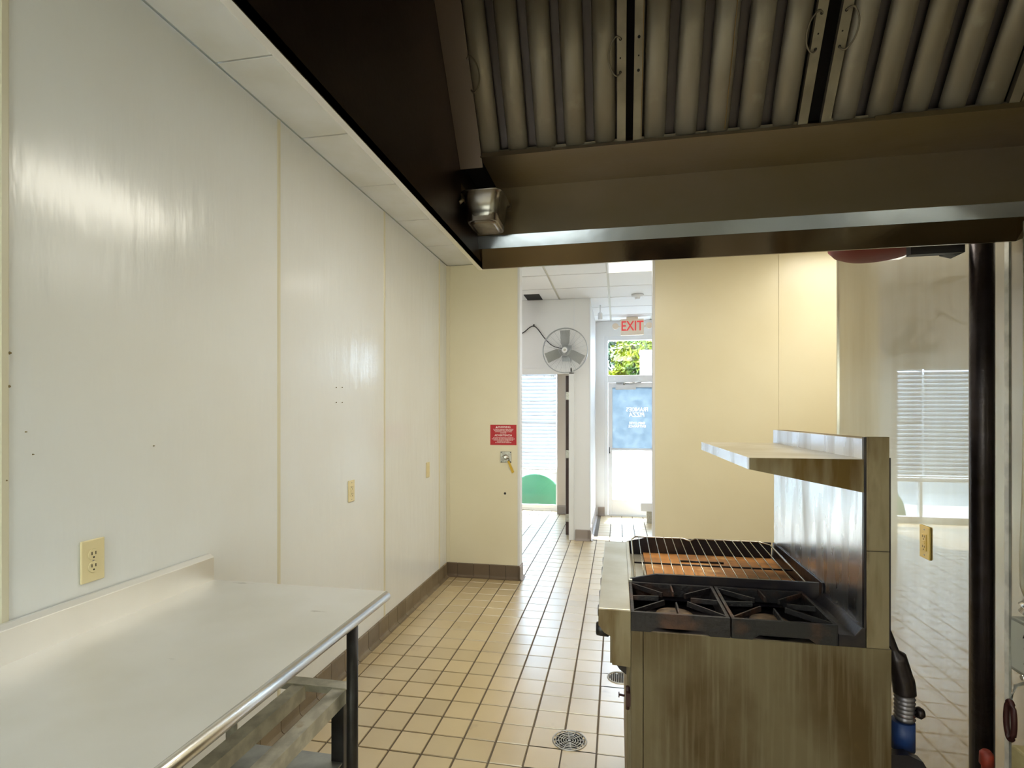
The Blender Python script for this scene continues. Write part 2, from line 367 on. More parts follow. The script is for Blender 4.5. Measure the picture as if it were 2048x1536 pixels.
# ------------------------------------------------------------------ ceilings
ce = bx('ceiling', (-4.14, 2.74, -3.64, 9.0, ZC+.012, ZC+.12), grid_m, kind='structure')
def cpan(x0, x1, y0, y1, m): bx('ceiling_panel', (x0, x1, y0, y1, ZC+.002, ZC+.0118), m, ce, .0015)
cy = [1.349-.626*k for k in range(1, 8)][::-1]+[1.349+.626*k for k in range(0, 7)]
cy = [c for c in cy if c < YB-.05]+[YB]
for a, b in zip(cy[:-1], cy[1:]):
    for x0, x1 in ((XL+.004, -.49), (-.48, .74), (.75, 1.24)): cpan(x0+.004, x1, a+.005, b-.005, gyp)
gx = [-3.97, -3.36, -2.75, -2.14, -1.53, -.92, -.31-.01, .30+.07, .98, 1.59, 2.0]
gx = [-4.0, -3.16, -2.55, -1.94, -1.33, -.72, -.10, .50, 1.11, 1.72, 2.0]
gy = [5.22, 5.66, 6.27, 6.85, 7.46, 8.07, 8.60]
for a, b in zip(gy[:-1], gy[1:]):
    for c, d in zip(gx[:-1], gx[1:]):
        if a == 5.22 and c == -.10: continue
        if 6.2 < a < 6.5 and c == -1.33:      # the panel with the open hole
            cpan(c+.012, -1.12, a+.012, b-.012, gyp_far); cpan(-.93, d-.012, a+.012, b-.012, gyp_far)
            cpan(-1.12, -.93, a+.012, 6.50, gyp_far); continue
        cpan(c+.012, d-.012, a+.012, b-.012, gyp_far)
v = thing('ceiling_opening', 'small black rectangular opening in the white ceiling above the wall fan', 'vent', (-1.03, 6.65, ZC))
bx('opening_shade', (-1.12, -.93, 6.50, 6.815, ZC-.004, ZC+.010), black_m, v)  # black plate painted in for the shade inside the open hole
t = thing('ceiling_light', 'white square fluorescent ceiling light glimpsed beyond the doorway under the hood edge', 'ceiling light', (.2, 5.44, ZC))
bx('diffuser', (-.085, .485, 5.23, 5.65, ZC-.004, ZC+.006), lampm, t)
bm = bmesh.new()
for d in ((-.10, -.085, 5.225, 5.66), (.485, .50, 5.225, 5.66), (-.085, .485, 5.225, 5.232), (-.085, .485, 5.65, 5.66)): box(bm, *d, ZC-.006, ZC+.004)
obj('frame', bm, alu_w, t)

# ------------------------------------------------------------------ baseboards (cove tiles)
def cove_prof(w0, sgn, h=.135):       # (across, z); w0 = wall plane, sgn = direction into the room
    pr = [(w0, 0), (w0, h), (w0+sgn*.007, h), (w0+sgn*.011, h-.006), (w0+sgn*.011, .030)]
    for k in range(1, 5):
        a = k/4*PI/2; pr.append((w0+sgn*(.011+.026*(1-math.cos(a))), .030-.026*math.sin(a)))
    pr.append((w0+sgn*.037, 0)); return pr
def cove(name, axis, wall, sgn, a, b, mat, phase=0.):
    back = B(prism, [(wall, 0), (wall, .130), (wall+sgn*.005, .130), (wall+sgn*.005, .02), (wall+sgn*.02, .001), (wall+sgn*.02, 0)], axis, a, b)
    r = obj(name, back, grout_m, kind='structure')
    t = a-phase
    while t < b:
        s, e = max(t+.002, a), min(t+P-.002, b)
        if e-s > .015: obj('tile', B(prism, cove_prof(wall, sgn), axis, s, e), mat, r)
        t += P
    return r
cove('baseboard_left', 'y', XL, 1, .2, YB-.038, base_m, .03)
cove('baseboard_back', 'x', YB, -1, XL+.0, -.915, M('cove_tile_dark', (104, 88, 70), .4, rand=.1), .05)
# profile for axis x uses (y,z)
cove('baseboard_back_return', 'y', -.915, 1, YB-.036, YB+.12, base_pink)
cove('baseboard_divider', 'x', 6.85, -1, -.52, -.330, base_pink)
cove('baseboard_divider_side', 'y', -.337, 1, 6.82, 8.56, base_pink)
cove('baseboard_front', 'x', 8.60, -1, -.30, -.197, base_pink)
cove('baseboard_pier', 'x', 8.60, -1, -.94, -.56, base_pink)
cove('baseboard_back_right', 'x', YB, -1, .34, 2.58, base_m)

# ------------------------------------------------------------------ window and blinds
wn = thing('window_1', None, None, (-1.83, 8.9, 0)); wn['kind'] = 'structure'
bm = bmesh.new()
for d in ((-2.72, -2.67, .03, 2.66), (-.99, -.94, .03, 2.66), (-1.85, -1.81, .03, 2.66)): box(bm, d[0], d[1], 8.87, 8.95, d[2], d[3])
for z0, z1 in ((.03, .09), (.60, .66), (2.60, 2.66)): box(bm, -2.72, -.94, 8.875, 8.945, z0, z1)
obj('window_frame', bm, alu_w, wn)
bx('pane', (-2.67, -1.85, 8.905, 8.911, .09, 2.60), glass, wn); bx('pane', (-1.81, -.99, 8.905, 8.911, .09, 2.60), glass, wn)
bx('window_sill', (-2.72, -.94, 8.86, 8.97, 0, .03), alu_w, wn)
def blind(x0, x1, label):
    t = thing('venetian_blind', label, 'blind', ((x0+x1)/2, 8.83, .68), group='white blinds over the far window')
    bx('head_rail', (x0, x1, 8.80, 8.855, 2.555, 2.60), blind_m, t); bx('bottom_rail', (x0, x1, 8.805, 8.85, .672, .695), blind_m, t, .003)
    sl = bpy.data.meshes.new('slat'); bm = bmesh.new()
    w_ = (x1-x0)/2; hexa(bm, [(-w_, -.014, -.0255), (w_, -.014, -.0255), (w_, .012, .0255), (-w_, .012, .0255), (-w_, -.016, -.0245), (w_, -.016, -.0245), (w_, .010, .0265), (-w_, .010, .0265)])
    bmesh.ops.recalc_face_normals(bm, faces=bm.faces); bm.to_mesh(sl); bm.free(); sl.materials.append(blind_m)
    k = 0; z = .735
    while z < 2.54:
        o = bpy.data.objects.new('slat', sl); C.objects.link(o); o.parent = t; o.location = (0, 0, z-.68)
        if 1.40 < z < 1.56 and x0 > -1.9: o.rotation_euler = (random.uniform(-.1, .3), random.uniform(-.035, .035), 0)
        z += .060
    bm = bmesh.new()
    for x in (x0+.12, x1-.12): tube(bm, [(x, 8.802, .69), (x, 8.802, 2.56)], .0012, 4)
    obj('ladder_cord', bm, blind_m, t)
blind(-2.66, -1.84, 'left-hand white horizontal blind over the far window, mostly hidden by the cream wall')
blind(-1.82, -.985, 'white horizontal blind with a few bent slats in the window beyond the far doorway')

# brown door standing open in the far doorway
t = thing('open_door', 'dark brown door standing open edge-on beside the blinds in the far doorway', 'door', (-.615, 7.0, .03))
ang = math.radians(5.5)
def rot(p):
    x, y = p[0]+.0, p[1]; return (-.615+x*math.cos(ang)-y*math.sin(ang), 7.0+x*math.sin(ang)+y*math.cos(ang))
a, b, c, d = rot((-.04, 0)), rot((0, 0)), rot((0, .88)), rot((-.04, .88))
obj('door_slab', B(hexa, [(*a, .03), (*b, .03), (*c, .03), (*d, .03), (*a, 2.08), (*b, 2.08), (*c, 2.08), (*d, 2.08)]), door_br, t)
for z in (.25, 1.07, 1.82):
    bm = bmesh.new(); box(bm, -.652, -.603, 6.988, 6.996, z-.05, z+.05); tube(bm, [(-.606, 6.99, z-.055), (-.606, 6.99, z+.055)], .006, 8); obj('hinge', bm, steelgrey, t)

# ------------------------------------------------------------------ storefront door with transom
dr = thing('door_1', None, None, (.33, 8.6, 0)); dr['kind'] = 'structure'
bm = bmesh.new()
box(bm, -.195, -.145, 8.60, 8.70, 0, 2.80); box(bm, .81, .86, 8.60, 8.70, 0, 2.80)
box(bm, -.145, .81, 8.60, 8.70, 2.735, 2.80); box(bm, -.145, .81, 8.60, 8.70, 2.08, 2.19); box(bm, -.145, .81, 8.60, 8.70, 0, .012)
obj('door_frame', bm, alu_w, dr, .003)
bx('transom_pane', (-.145, .81, 8.645, 8.651, 2.19, 2.735), glass, dr)
leaf = bmesh.new()
box(leaf, -.140, -.078, 8.62, 8.665, .015, 2.075); box(leaf, .744, .806, 8.62, 8.665, .015, 2.075)
box(leaf, -.078, .744, 8.62, 8.665, 2.0, 2.075); box(leaf, -.078, .744, 8.62, 8.665, .015, .25); box(leaf, -.078, .744, 8.62, 8.665, 1.01, 1.055)
lf = obj('door_leaf', leaf, alu_w, dr, .003)
fp = bx('frosted_pane', (-.078, .744, 8.64, 8.646, 1.055, 2.0), frost, dr)
bx('lower_pane', (-.078, .744, 8.64, 8.646, .25, 1.01), glass, dr)
letter = M('letter_white_glow', (250, 252, 255), .5, emit=.6)  # plain white letters given a glow so they read bright
text('lettering', "FRANKIE'S", .092, (.300, 8.637, 1.655), MIRROR, letter, fp, .001, .80, .0)
text('lettering', "PIZZA", .092, (.295, 8.637, 1.575), MIRROR, letter, fp, .001, .95, .12)
text('lettering', "EMPLOYEE", .052, (.30, 8.637, 1.445), MIRROR, letter, fp, .001, 1.0)
text('lettering', "ENTRANCE", .052, (.30, 8.637, 1.395), MIRROR, letter, fp, .001, 1.0)
bm = bmesh.new(); tube(bm, [(-.10, 8.585, 1.035), (.76, 8.585, 1.035)], .014, 8); box(bm, -.115, -.095, 8.575, 8.62, 1.0, 1.07); box(bm, .755, .775, 8.575, 8.62, 1.0, 1.07); obj('push_bar', bm, alu_w, dr)
bx('bar_bracket', (-.125, -.112, 8.585, 8.62, .975, 1.07), black_pl, dr)
t = thing('door_closer', 'pale grey door closer box with folding arm at the top of the glass door', 'door closer', (.14, 8.6, 2.04))
bx('closer_body', (-.03, .28, 8.572, 8.618, 1.965, 2.045), M('closer_grey', (208, 208, 210), .45), t, .006)
bm = bmesh.new(); tube(bm, [(.10, 8.575, 2.06), (.36, 8.56, 2.075)], .008, 6); tube(bm, [(-.02, 8.59, 2.07), (.30, 8.56, 2.07)], .007, 6); lathe(bm, (.10, 8.575, 2.04), 'z', [(0, .016), (.03, .016)], 12); obj('closer_arm', bm, steelgrey, t)

# exit sign
t = thing('exit_sign', 'cream exit sign with red capital letters hung over the glass door', 'exit sign', (.21, 8.30, 2.90))
bx('housing', (.045, .385, 8.28, 8.325, 2.765, 3.005), exit_w, t, .008)
bx('canopy', (.13, .30, 8.27, 8.335, 3.003, ZC), exit_w, t, .004)
text('letters', "EXIT", .205, (.215, 8.2795, 2.895), FACE_CAM, exit_r, t, .002, .78)
for sx_, s in ((-.03, -1), (.46, 1)):
    bm = bmesh.new(); lathe(bm, (sx_, 8.30, 2.90), 'y', [(-.05, .045), (-.03, .048), (.02, .03)], 16); tube(bm, [(sx_, 8.30, 2.90), (.21, 8.305, 2.885)], .008, 6); obj('emergency_lamp', bm, exit_w, t)

t = thing('smoke_detector', 'round white smoke detector on the ceiling in front of the exit sign', 'smoke detector', (.24, 6.76, ZC))
bm = bmesh.new(); lathe(bm, (.24, 6.76, ZC), 'z', [(.0, .075), (-.02, .075), (-.028, .055), (-.028, .035), (-.05, .03), (-.055, .02)], 24); obj('detector_body', bm, alu_w, t)
t = thing('ceiling_spotlight', 'small white spotlight hanging on a stem by the divider wall corner', 'spotlight', (-.22, 7.30, ZC))
bm = bmesh.new(); tube(bm, [(-.225, 7.3, ZC), (-.225, 7.3, 2.93)], .008, 8); obj('stem', bm, alu_w, t)
bm = bmesh.new(); lathe(bm, (-.225, 7.3, 2.84), 'z', [(0, .022), (.01, .032), (.08, .03), (.10, .012)], 14); obj('head', bm, alu_w, t)
t = thing('small_white_stand', 'small white box on a short grey foot beside the glass door', 'box', (.44, 8.2, .0))
bx('shelf_box', (.33, .62, 8.05, 8.35, .18, .30), white_paint, t, .006)
bx('foot', (.42, .52, 8.1, 8.3, .0, .18), steelgrey, t, .004)

# ------------------------------------------------------------------ wall fan
FC = Vector((-.626, 6.60, 2.36)); R = .272
t = thing('wall_fan', 'round grey wire-cage fan on the wall above the far doorway', 'fan', (FC.x, 6.849, FC.z))
def circ(r, y, n=48): return [(FC.x+r*math.cos(2*PI*i/n), y, FC.z+r*math.sin(2*PI*i/n)) for i in range(n)]
bm = bmesh.new(); tube(bm, circ(R, 6.60), .0065, 6, closed=True); tube(bm, circ(R, 6.64), .004, 5, closed=True); tube(bm, circ(.07, 6.545), .003, 5, closed=True); obj('guard_ring', bm, fan_grey, t)
bm = bmesh.new()
for i in range(72):
    a = 2*PI*i/72; c_, s_ = math.cos(a), math.sin(a)
    tube(bm, [(FC.x+.04*c_, 6.545, FC.z+.04*s_), (FC.x+.20*c_, 6.545, FC.z+.20*s_), (FC.x+R*c_, 6.60, FC.z+R*s_)], .0009, 3)
    if i % 3 == 0: tube(bm, [(FC.x+.05*c_, 6.70, FC.z+.05*s_), (FC.x+.20*c_, 6.69, FC.z+.20*s_), (FC.x+R*c_, 6.64, FC.z+R*s_)], .0012, 3)
obj('guard_wires', bm, fan_grey, t, kind='stuff')
bm = bmesh.new(); lathe(bm, (FC.x, 6.55, FC.z), 'y', [(0, .022), (.003, .036), (.03, .038), (.05, .036), (.08, .05), (.19, .055), (.21, .03)], 20); obj('motor', bm, fan_grey, t)
bm = bmesh.new(); lathe(bm, (FC.x, 6.542, FC.z), 'y', [(0, .030), (.006, .036)], 20); h_ = obj('hub_cap', bm, alu_w, t)
bm = bmesh.new(); lathe(bm, (FC.x, 6.539, FC.z), 'y', [(0, .014), (.004, .015)], 16); obj('badge', bm, steelgrey, h_)
for k, a in enumerate((90, 210-8, 330)):
    a = math.radians(a); u = Vector((math.cos(a), 0, math.sin(a))); n_ = Vector((-math.sin(a), 0, math.cos(a))); yv = Vector((0, 1, 0))
    bm = bmesh.new(); pts = []
    for r_, hw, tw in ((.045, .035, .5), (.09, .06, .45), (.245, .066, .35)):
        for s in (-1, 1):
            for dd in (-.0015, .0015):
                pts.append(FC+u*r_+n_*s*hw*math.cos(tw)+yv*(s*hw*math.sin(tw)*.6+dd))
    V = [bm.verts.new(p) for p in pts]
    for i in range(2):
        o_ = i*4
        for q in ((0, 2, 6, 4), (1, 5, 7, 3), (0, 4, 5, 1), (2, 3, 7, 6)): bm.faces.new([V[o_+j] for j in q])
    bm.faces.new([V[j] for j in (0, 1, 3, 2)]); bm.faces.new([V[j] for j in (8, 10, 11, 9)])
    obj('blade', bm, fan_blade, t)
bm = bmesh.new(); box(bm, FC.x-.06, FC.x+.06, 6.838, 6.849, FC.z-.11, FC.z+.09); tube(bm, [(FC.x, 6.74, FC.z), (FC.x, 6.84, FC.z-.02)], .018, 10); obj('wall_bracket', bm, fan_grey, t)
bm = bmesh.new(); tube(bm, [(FC.x+.06, 6.62, 2.30), (FC.x+.075, 6.60, 2.17)], .0015, 4); lathe(bm, (FC.x+.075, 6.60, 2.09), 'z', [(0, .003), (.01, .009), (.05, .008), (.06, .003)], 8); obj('pull_chain', bm, black_pl, t)
def catmull(P_, n=8):
    P_ = [Vector(p) for p in P_]; out = []
    for i in range(len(P_)-1):
        a, b, c, d = P_[max(i-1, 0)], P_[i], P_[i+1], P_[min(i+2, len(P_)-1)]
        for k in range(n):
            s = k/n; out.append(.5*((2*b)+(-a+c)*s+(2*a-5*b+4*c-d)*s*s+(-a+3*b-3*c+d)*s**3))
    return out+[P_[-1]]
bm = bmesh.new(); tube(bm, catmull([(-1.5, 6.84, 2.52), (-1.214, 6.84, 2.612), (-1.10, 6.84, 2.69), (-1.045, 6.84, 2.705), (-.99, 6.84, 2.66), (-.90, 6.80, 2.54), (-.80, 6.72, 2.44), (-.70, 6.68, 2.40), (-.64, 6.68, 2.39)]), .006, 6)
co = obj('power_cord', bm, black_pl, t)
bx('cord_clip', (-1.052, -1.038, 6.832, 6.849, 2.70, 2.73), black_pl, t)

# ------------------------------------------------------------------ warning sign and pull station on the back wall
t = thing('warning_sign', 'red bilingual warning sign with white print on the cream wall beside the doorway', 'sign', (-1.075, YB, 1.38))
bx('sign_board', (-1.204, -.948, YB-.003, YB-.0002, 1.287, 1.481), red_m, t, .001)
def ln(s, z, sz, sx=1., dx=0): text('print', s, sz, (-1.076+dx, YB-.0032, z), FACE_CAM, sign_w, t, .0002, sx)
ln('WARNING', 1.459, .026, 1.0, .008)
bm = bmesh.new(); prism(bm, [(-1.152, 1.450), (-1.130, 1.450), (-1.141, 1.469)], 'y', YB-.0036, YB-.003); obj('warning_triangle', bm, sign_w, t)
for i, s in enumerate(('IN CASE OF APPLIANCE FIRE, USE THIS', 'EXTINGUISHER ONLY AFTER FIXED', 'SUPPRESSION SYSTEM HAS BEEN', 'ACTUATED')): ln(s, 1.437-i*.0115, .0115)
ln('ADVERTENCIA', 1.379, .026, 1.0)
for i, s in enumerate(('EN CASO DE INCENDIO DE APARATO', 'ELECTRICO, USE ESTE EXTINGUIDOR SOLO', 'DESPUES DE QUE EL SISTEMA FIJO DE', 'SUPRESION HAYA SIDO', 'ACTIVADO EN ESTE APARATO')): ln(s, 1.357-i*.0115, .0115)
t = thing('fire_pull_station', 'square metal pull station with a yellow tag hanging below the red warning sign', 'pull station', (-1.05, YB, 1.17))
bx('face_plate', (-1.104, -.996, YB-.006, YB-.0002, 1.118, 1.225), steelgrey, t, .002)
bm = bmesh.new(); lathe(bm, (-1.05, YB-.006, 1.172), 'y', [(0, .026), (-.006, .022), (-.012, .016), (-.03, .013)], 20); tube(bm, [(-1.085, YB-.02, 1.178), (-1.02, YB-.024, 1.168)], .005, 8); obj('pull_handle', bm, steel_hi, t)
for x, z in ((-1.095, 1.126), (-1.005, 1.126), (-1.095, 1.217), (-1.005, 1.217)):
    bm = bmesh.new(); lathe(bm, (x, YB-.006, z), 'y', [(0, .005), (-.003, .004)], 10); obj('screw', bm, slot_m, t)
tg = obj('paper_tag', B(hexa, [(-1.034, YB-.022, 1.135), (-1.016, YB-.022, 1.143), (-.968, YB-.010, 1.03), (-.990, YB-.010, 1.018), (-1.034, YB-.020, 1.135), (-1.016, YB-.020, 1.143), (-.968, YB-.008, 1.03), (-.990, YB-.008, 1.018)]), tag_y, t)
bm = bmesh.new(); tube(bm, catmull([(-1.03, YB-.022, 1.168), (-1.018, YB-.026, 1.15), (-1.026, YB-.0215, 1.135)], 4), .0025, 6); obj('tag_wire', bm, black_pl, t)

# ------------------------------------------------------------------ outlets
def outlet(face, u, z, label, kind='duplex', mat=ivory, w_=.079, h_=.134):
    # face 'L' (on left wall, facing +x) or 'R' (on right steel, facing -x); u = y centre
    s = 1 if face == 'L' else -1; X0 = XL if face == 'L' else XR
    t = thing('wall_outlet', label, 'outlet', (X0, u, z))
    def bb(name, y0, y1, z0, z1, d0, d1, m, par, bev=0.):
        x = sorted((X0+s*d0, X0+s*d1)); return bx(name, (x[0], x[1], u+y0, u+y1, z+z0, z+z1), m, par, bev)
    pl = bb('cover_plate', -w_/2, w_/2, -h_/2, h_/2, .0002, .007, mat, t, .003)
    if kind == 'duplex':
        for k in (-1, 1):
            bm = bmesh.new(); lathe(bm, (X0+s*.0065, u, z+k*.0195), 'x', [(0, .018), (s*.0025, .017)], 20); so = obj('socket', bm, mat, t)
            bm = bmesh.new()
            for y in (-.0065, .0065): box(bm, *sorted((X0+s*.0088, X0+s*.0094)), u+y-.0014, u+y+.0014, z+k*.0195-.001, z+k*.0195+.009)
            lathe(bm, (X0+s*.0088, u, z+k*.0195-.009), 'x', [(0, .003), (s*.0006, .003)], 8); obj('slots', bm, slot_m, so)
        bm = bmesh.new(); lathe(bm, (X0+s*.007, u, z), 'x', [(0, .0035), (s*.001, .003)], 8); obj('screw', bm, steelgrey, t)
    elif kind == 'gfci':
        bd = bb('socket_body', -.017, .017, -.034, .034, .006, .010, mat, t, .001)
        bm = bmesh.new()
        for k in (-1, 1):
            for y in (-.0065, .0065): box(bm, *sorted((X0+s*.0098, X0+s*.0105)), u+y-.0014, u+y+.0014, z+k*.021-.001, z+k*.021+.008)
            lathe(bm, (X0+s*.0098, u, z+k*.021-.008), 'x', [(0, .003), (s*.0006, .003)], 8)
        obj('slots', bm, slot_m, bd)
        for k in (-1, 1): bb('test_button', -.009, .009, k*.004-.003, k*.004+.003, .0098, .0115, mat, t, .0005)
        for k in (-1, 1):
            bm = bmesh.new(); lathe(bm, (X0+s*.007, u, z+k*.052), 'x', [(0, .0035), (s*.001, .003)], 8); obj('screw', bm, steelgrey, t)
    else:
        bb('blank_insert', -.016, .016, -.033, .033, .006, .009, mat, t, .001)
outlet('L', 1.437, 1.117, 'cream duplex outlet on the left wall just above the steel worktable')
outlet('L', 3.144, 1.101, 'cream outlet with test buttons on the left wall past the table end', 'gfci')
outlet('L', 4.543, 1.093, 'small cream wall plate nearest the back corner of the left wall', 'switch')
outlet('R', 2.523, 1.053, 'yellowed cream outlet on the stainless steel wall behind the range', 'gfci', yellow_o, .074, .135)

# ------------------------------------------------------------------ floor drains
def drain(x, y, r, label, style):
    t = thing('floor_drain', label, 'drain', (x, y, 0))
    bm = bmesh.new(); lathe(bm, (x, y, -.0035), 'z', [(0, r*.98), (.001, r*.98)], 32); obj('drain_well', bm, black_m, t)
    bm = bmesh.new()
    if style == 'rings':
        prof = [r*.97, r*.80, r*.64, r*.49, r*.35, r*.21]
        for k, q in enumerate(prof): 
            pts = [(x+q*math.cos(2*PI*i/40), y+q*math.sin(2*PI*i/40), .0005) for i in range(40)]
            tube(bm, pts, .0045 if k == 0 else .0026, 5, closed=True)
        for i in range(12):
            a = 2*PI*i/12+.2; r0 = .2*r if i % 2 else .45*r; tube(bm, [(x+r0*math.cos(a), y+r0*math.sin(a), .0008), (x+r*.96*math.cos(a), y+r*.96*math.sin(a), .0008)], .0024, 5)
        lathe(bm, (x, y, -.001), 'z', [(0, r*.10), (.003, r*.09)], 12)
    else:
        pts = [(x+r*.97*math.cos(2*PI*i/40), y+r*.97*math.sin(2*PI*i/40), .0005) for i in range(40)]; tube(bm, pts, .005, 5, closed=True)
        for k in range(-6, 7):
            q = k/7*r; h = math.sqrt(r*r-q*q)*.94; tube(bm, [(x+q, y-h, .0005), (x+q, y+h, .0005)], .0028, 4)
        lathe(bm, (x-.02, y+.045, .001), 'z', [(0, .008), (.002, .007)], 10)
    obj('grate', bm, M('drain_steel', (176, 174, 170), .45, .8), t)
drain(*DRAINS[0], 'round floor drain with ringed steel grate in front of the range near the camera', 'rings')
drain(*DRAINS[1], 'slotted round floor drain half hidden by the range door handle', 'slots')

# ------------------------------------------------------------------ worktable (left)
TX0, TX1, TY0, TY1, TZ = -1.615, -.853, -.35, 1.93, .91
t = thing('steel_worktable', 'long stainless steel worktable with backsplash against the left wall', 'table', (-1.23, .8, 0))
tt = obj('tabletop', B(prism, [(TX0, TZ-.02), (TX0, TZ), (TX1-.01, TZ), (TX1-.01, TZ-.02)], 'y', TY0, TY1), steel_t, t)
bm = bmesh.new(); bend = [(TX1-.010+.019*math.sin(a), TZ-.019+.019*math.cos(a)) for a in [k/10*PI*1.15 for k in range(11)]]
prism(bm, bend+[(TX1-.016, TZ-.030), (TX1-.016, TZ-.004)], 'y', TY0, TY1)
for f in bm.faces: f.smooth = len(f.verts) == 4
obj('rolled_edge', bm, steel_hi, t)
bm = bmesh.new(); prism(bm, [(TX0-.02, TZ-.02), (TX0-.02, TZ+.105), (TX0-.008, TZ+.105), (TX0+.008, TZ+.092), (TX0+.008, TZ-.02)], 'y', TY0, TY1)
obj('backsplash', bm, steel_t, t, .001)
for x, y in ((-.876, 1.69), (-1.56, 1.69), (-.876, -.2), (-1.56, -.2)):
    bm = bmesh.new(); tube(bm, [(x, y, .03), (x, y, TZ-.02)], .019, 16); l = obj('leg', bm, darkleg, t)
    bm = bmesh.new(); lathe(bm, (x, y, 0), 'z', [(0, .016), (.004, .021), (.03, .021), (.04, .019)], 14); obj('foot', bm, black_pl, l)
bm = bmesh.new()
for y in (-.2, 1.69): box(bm, -1.57, -.87, y-.02, y+.02, TZ-.045, TZ-.0205)
box(bm, -1.24, -1.20, TY0+.05, TY1-.05, TZ-.045, TZ-.0205)
obj('top_support', bm, galv, t)

# galvanized angle-iron stand beneath the table
t = thing('angle_iron_stand', 'galvanized angle iron stand with rusty spots standing beneath the worktable', 'stand', (-1.14, 1.2, 0))
X0, X1, Y0, Y1 = -1.36, -.908, .45, 1.735
def angle_leg(x, y, sx, sy, z1):
    bm = bmesh.new(); prism(bm, [(x, y), (x+sx*.045, y), (x+sx*.045, y+sy*.004), (x+sx*.004, y+sy*.004), (x+sx*.004, y+sy*.045), (x, y+sy*.045)], 'z', 0, z1); return bm
for x, y, sx, sy in ((X1, Y1-.045, -1, 1), (X0, Y1-.045, 1, 1), (X1, Y0, -1, 1), (X0, Y0, 1, 1)): obj('leg', angle_leg(x, y, sx, sy, .645), darkleg if y > 1 and x == X1 else galv, t)
def angle_rail(name, axis, a, b, u, z, su):      # horizontal flange up top + vertical flange
    bm = bmesh.new(); prism(bm, [(u, z), (u+su*.048, z), (u+su*.048, z-.004), (u+su*.004, z-.004), (u+su*.004, z-.048), (u, z-.048)], axis, a, b); obj(name, bm, galv, t)
angle_rail('cross_rail', 'x', X0, X1+.01, Y1+.004, .654, -1); angle_rail('cross_rail', 'x', X0, X1+.01, Y0, .654, 1)
angle_rail('side_rail', 'y', Y0, Y1-.04, X1+.006, .650, -1)
angle_rail('side_rail', 'y', Y0, Y1-.04, X1-.145, .650, -1)
angle_rail('side_rail', 'y', Y0, Y1-.04, X0, .650, 1)
bx('lower_shelf', (X0+.005, X1-.005, Y0, Y1-.01, .398, .404), M('zinc_sheet', (168, 172, 172), .45, .6, col2=(150, 154, 156), ns=20), t)

# ------------------------------------------------------------------ hood
HX0, HX1, HY0, HY1, HZ = -.50, XR-.012, .42, 1.99, 2.129
t = thing('exhaust_hood', 'large dark stainless kitchen exhaust hood with slanted baffle filters overhead', 'exhaust hood', (.4, 1.2, HZ))
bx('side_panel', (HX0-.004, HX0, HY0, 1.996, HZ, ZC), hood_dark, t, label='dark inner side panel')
bm = bmesh.new(); prism(bm, [(HX0-.016, HZ-.002), (HX0, HZ-.002), (HX0, HZ+.02), (HX0-.004, HZ+.02), (HX0-.004, HZ+.004), (HX0-.016, HZ+.004)], 'y', HY0, 1.996); obj('side_hem', bm, steel_hi, t)
bx('side_panel', (HX1, HX1+.004, HY0, 1.996, HZ, ZC), hood_m, t)
bx('front_panel', (HX0, HX1, HY0-.004, HY0, HZ, ZC), hood_m, t)
bx('outer_back_panel', (HX0, HX1, 1.992, 1.996, HZ, ZC), hood_m, t)
bx('roof_panel', (HX0, HX1, HY0, 1.992, 2.955, 2.962), hood_m, t)
x0, x1 = HX0+.0005, HX1-.0005
bx('back_panel', (x0, x1, 1.914, 1.918, 2.228, 2.40), hood_m, t)
obj('lip', B(hexa, [(x0, 1.914, 2.2275), (x1, 1.914, 2.2275), (x1, 1.918, 2.2275), (x0, 1.918, 2.2275), (x0, 1.926, 2.185), (x1, 1.926, 2.185), (x1, 1.930, 2.185), (x0, 1.930, 2.185)][::1]), lip_m, t, label='bright bent lip strip')
obj('drip_edge', B(hexa, [(x0, 1.988, 2.129), (x1, 1.988, 2.129), (x1, 1.9915, 2.129), (x0, 1.9915, 2.129), (x0, 1.926, 2.1845), (x1, 1.926, 2.1845), (x1, 1.931, 2.1885), (x0, 1.931, 2.1885)]), M('drip_edge_steel', (134, 122, 104), .14, 1., bump=.04, bs=14), t)
bx('plenum_bottom', (-.428, x1, 1.67, 1.9135, 2.396, 2.400), hood_m, t, .0008)
bx('trough_rim', (-.42, -.20, 1.664, 1.6695, 2.392, 2.406), hood_m, t); bx('trough_rim', (-.195, .70, 1.666, 1.6695, 2.394, 2.402), hood_m, t); bx('trough_rim', (.70, x1, 1.664, 1.6695, 2.392, 2.406), hood_m, t)
# slanted filter bank: origin at its lower edge, direction u up the slope (towards the camera), n facing the room
O0 = Vector((0, 1.672, 2.403)); U = Vector((0, -.582, .813)); NN = Vector((0, -.813, -.582))
def sl(x, v, h=0.): return O0+Vector((x, 0, 0))+U*v+NN*h
def slab(bm, x0, x1, v0, v1, h0, h1): hexa(bm, [sl(x0, v0, h0), sl(x1, v0, h0), sl(x1, v1, h0), sl(x0, v1, h0), sl(x0, v0, h1), sl(x1, v0, h1), sl(x1, v1, h1), sl(x0, v1, h1)])
bm = bmesh.new(); slab(bm, HX0+.001, -.424, -.036, .56, -.004, .002); obj('side_filler', bm, M('hood_filler_dark', (112, 100, 94), .38, .8), t)
bm = bmesh.new(); slab(bm, 1.05, x1, 0, .56, -.004, 0); obj('side_filler', bm, hood_m, t)
bm = bmesh.new(); slab(bm, -.424, x1, .515, .60, -.004, .004); obj('upper_channel', bm, hood_m, t)
bm = bmesh.new(); slab(bm, -.47, 1.06, .0, .52, -.065, -.06); obj('plenum_void', bm, black_m, t)
bx('corner_shade', (HX0+.001, -.43, 1.70, 1.90, 2.40, 2.404), black_m, t)  # black sheet painted in for the shade of the open gap
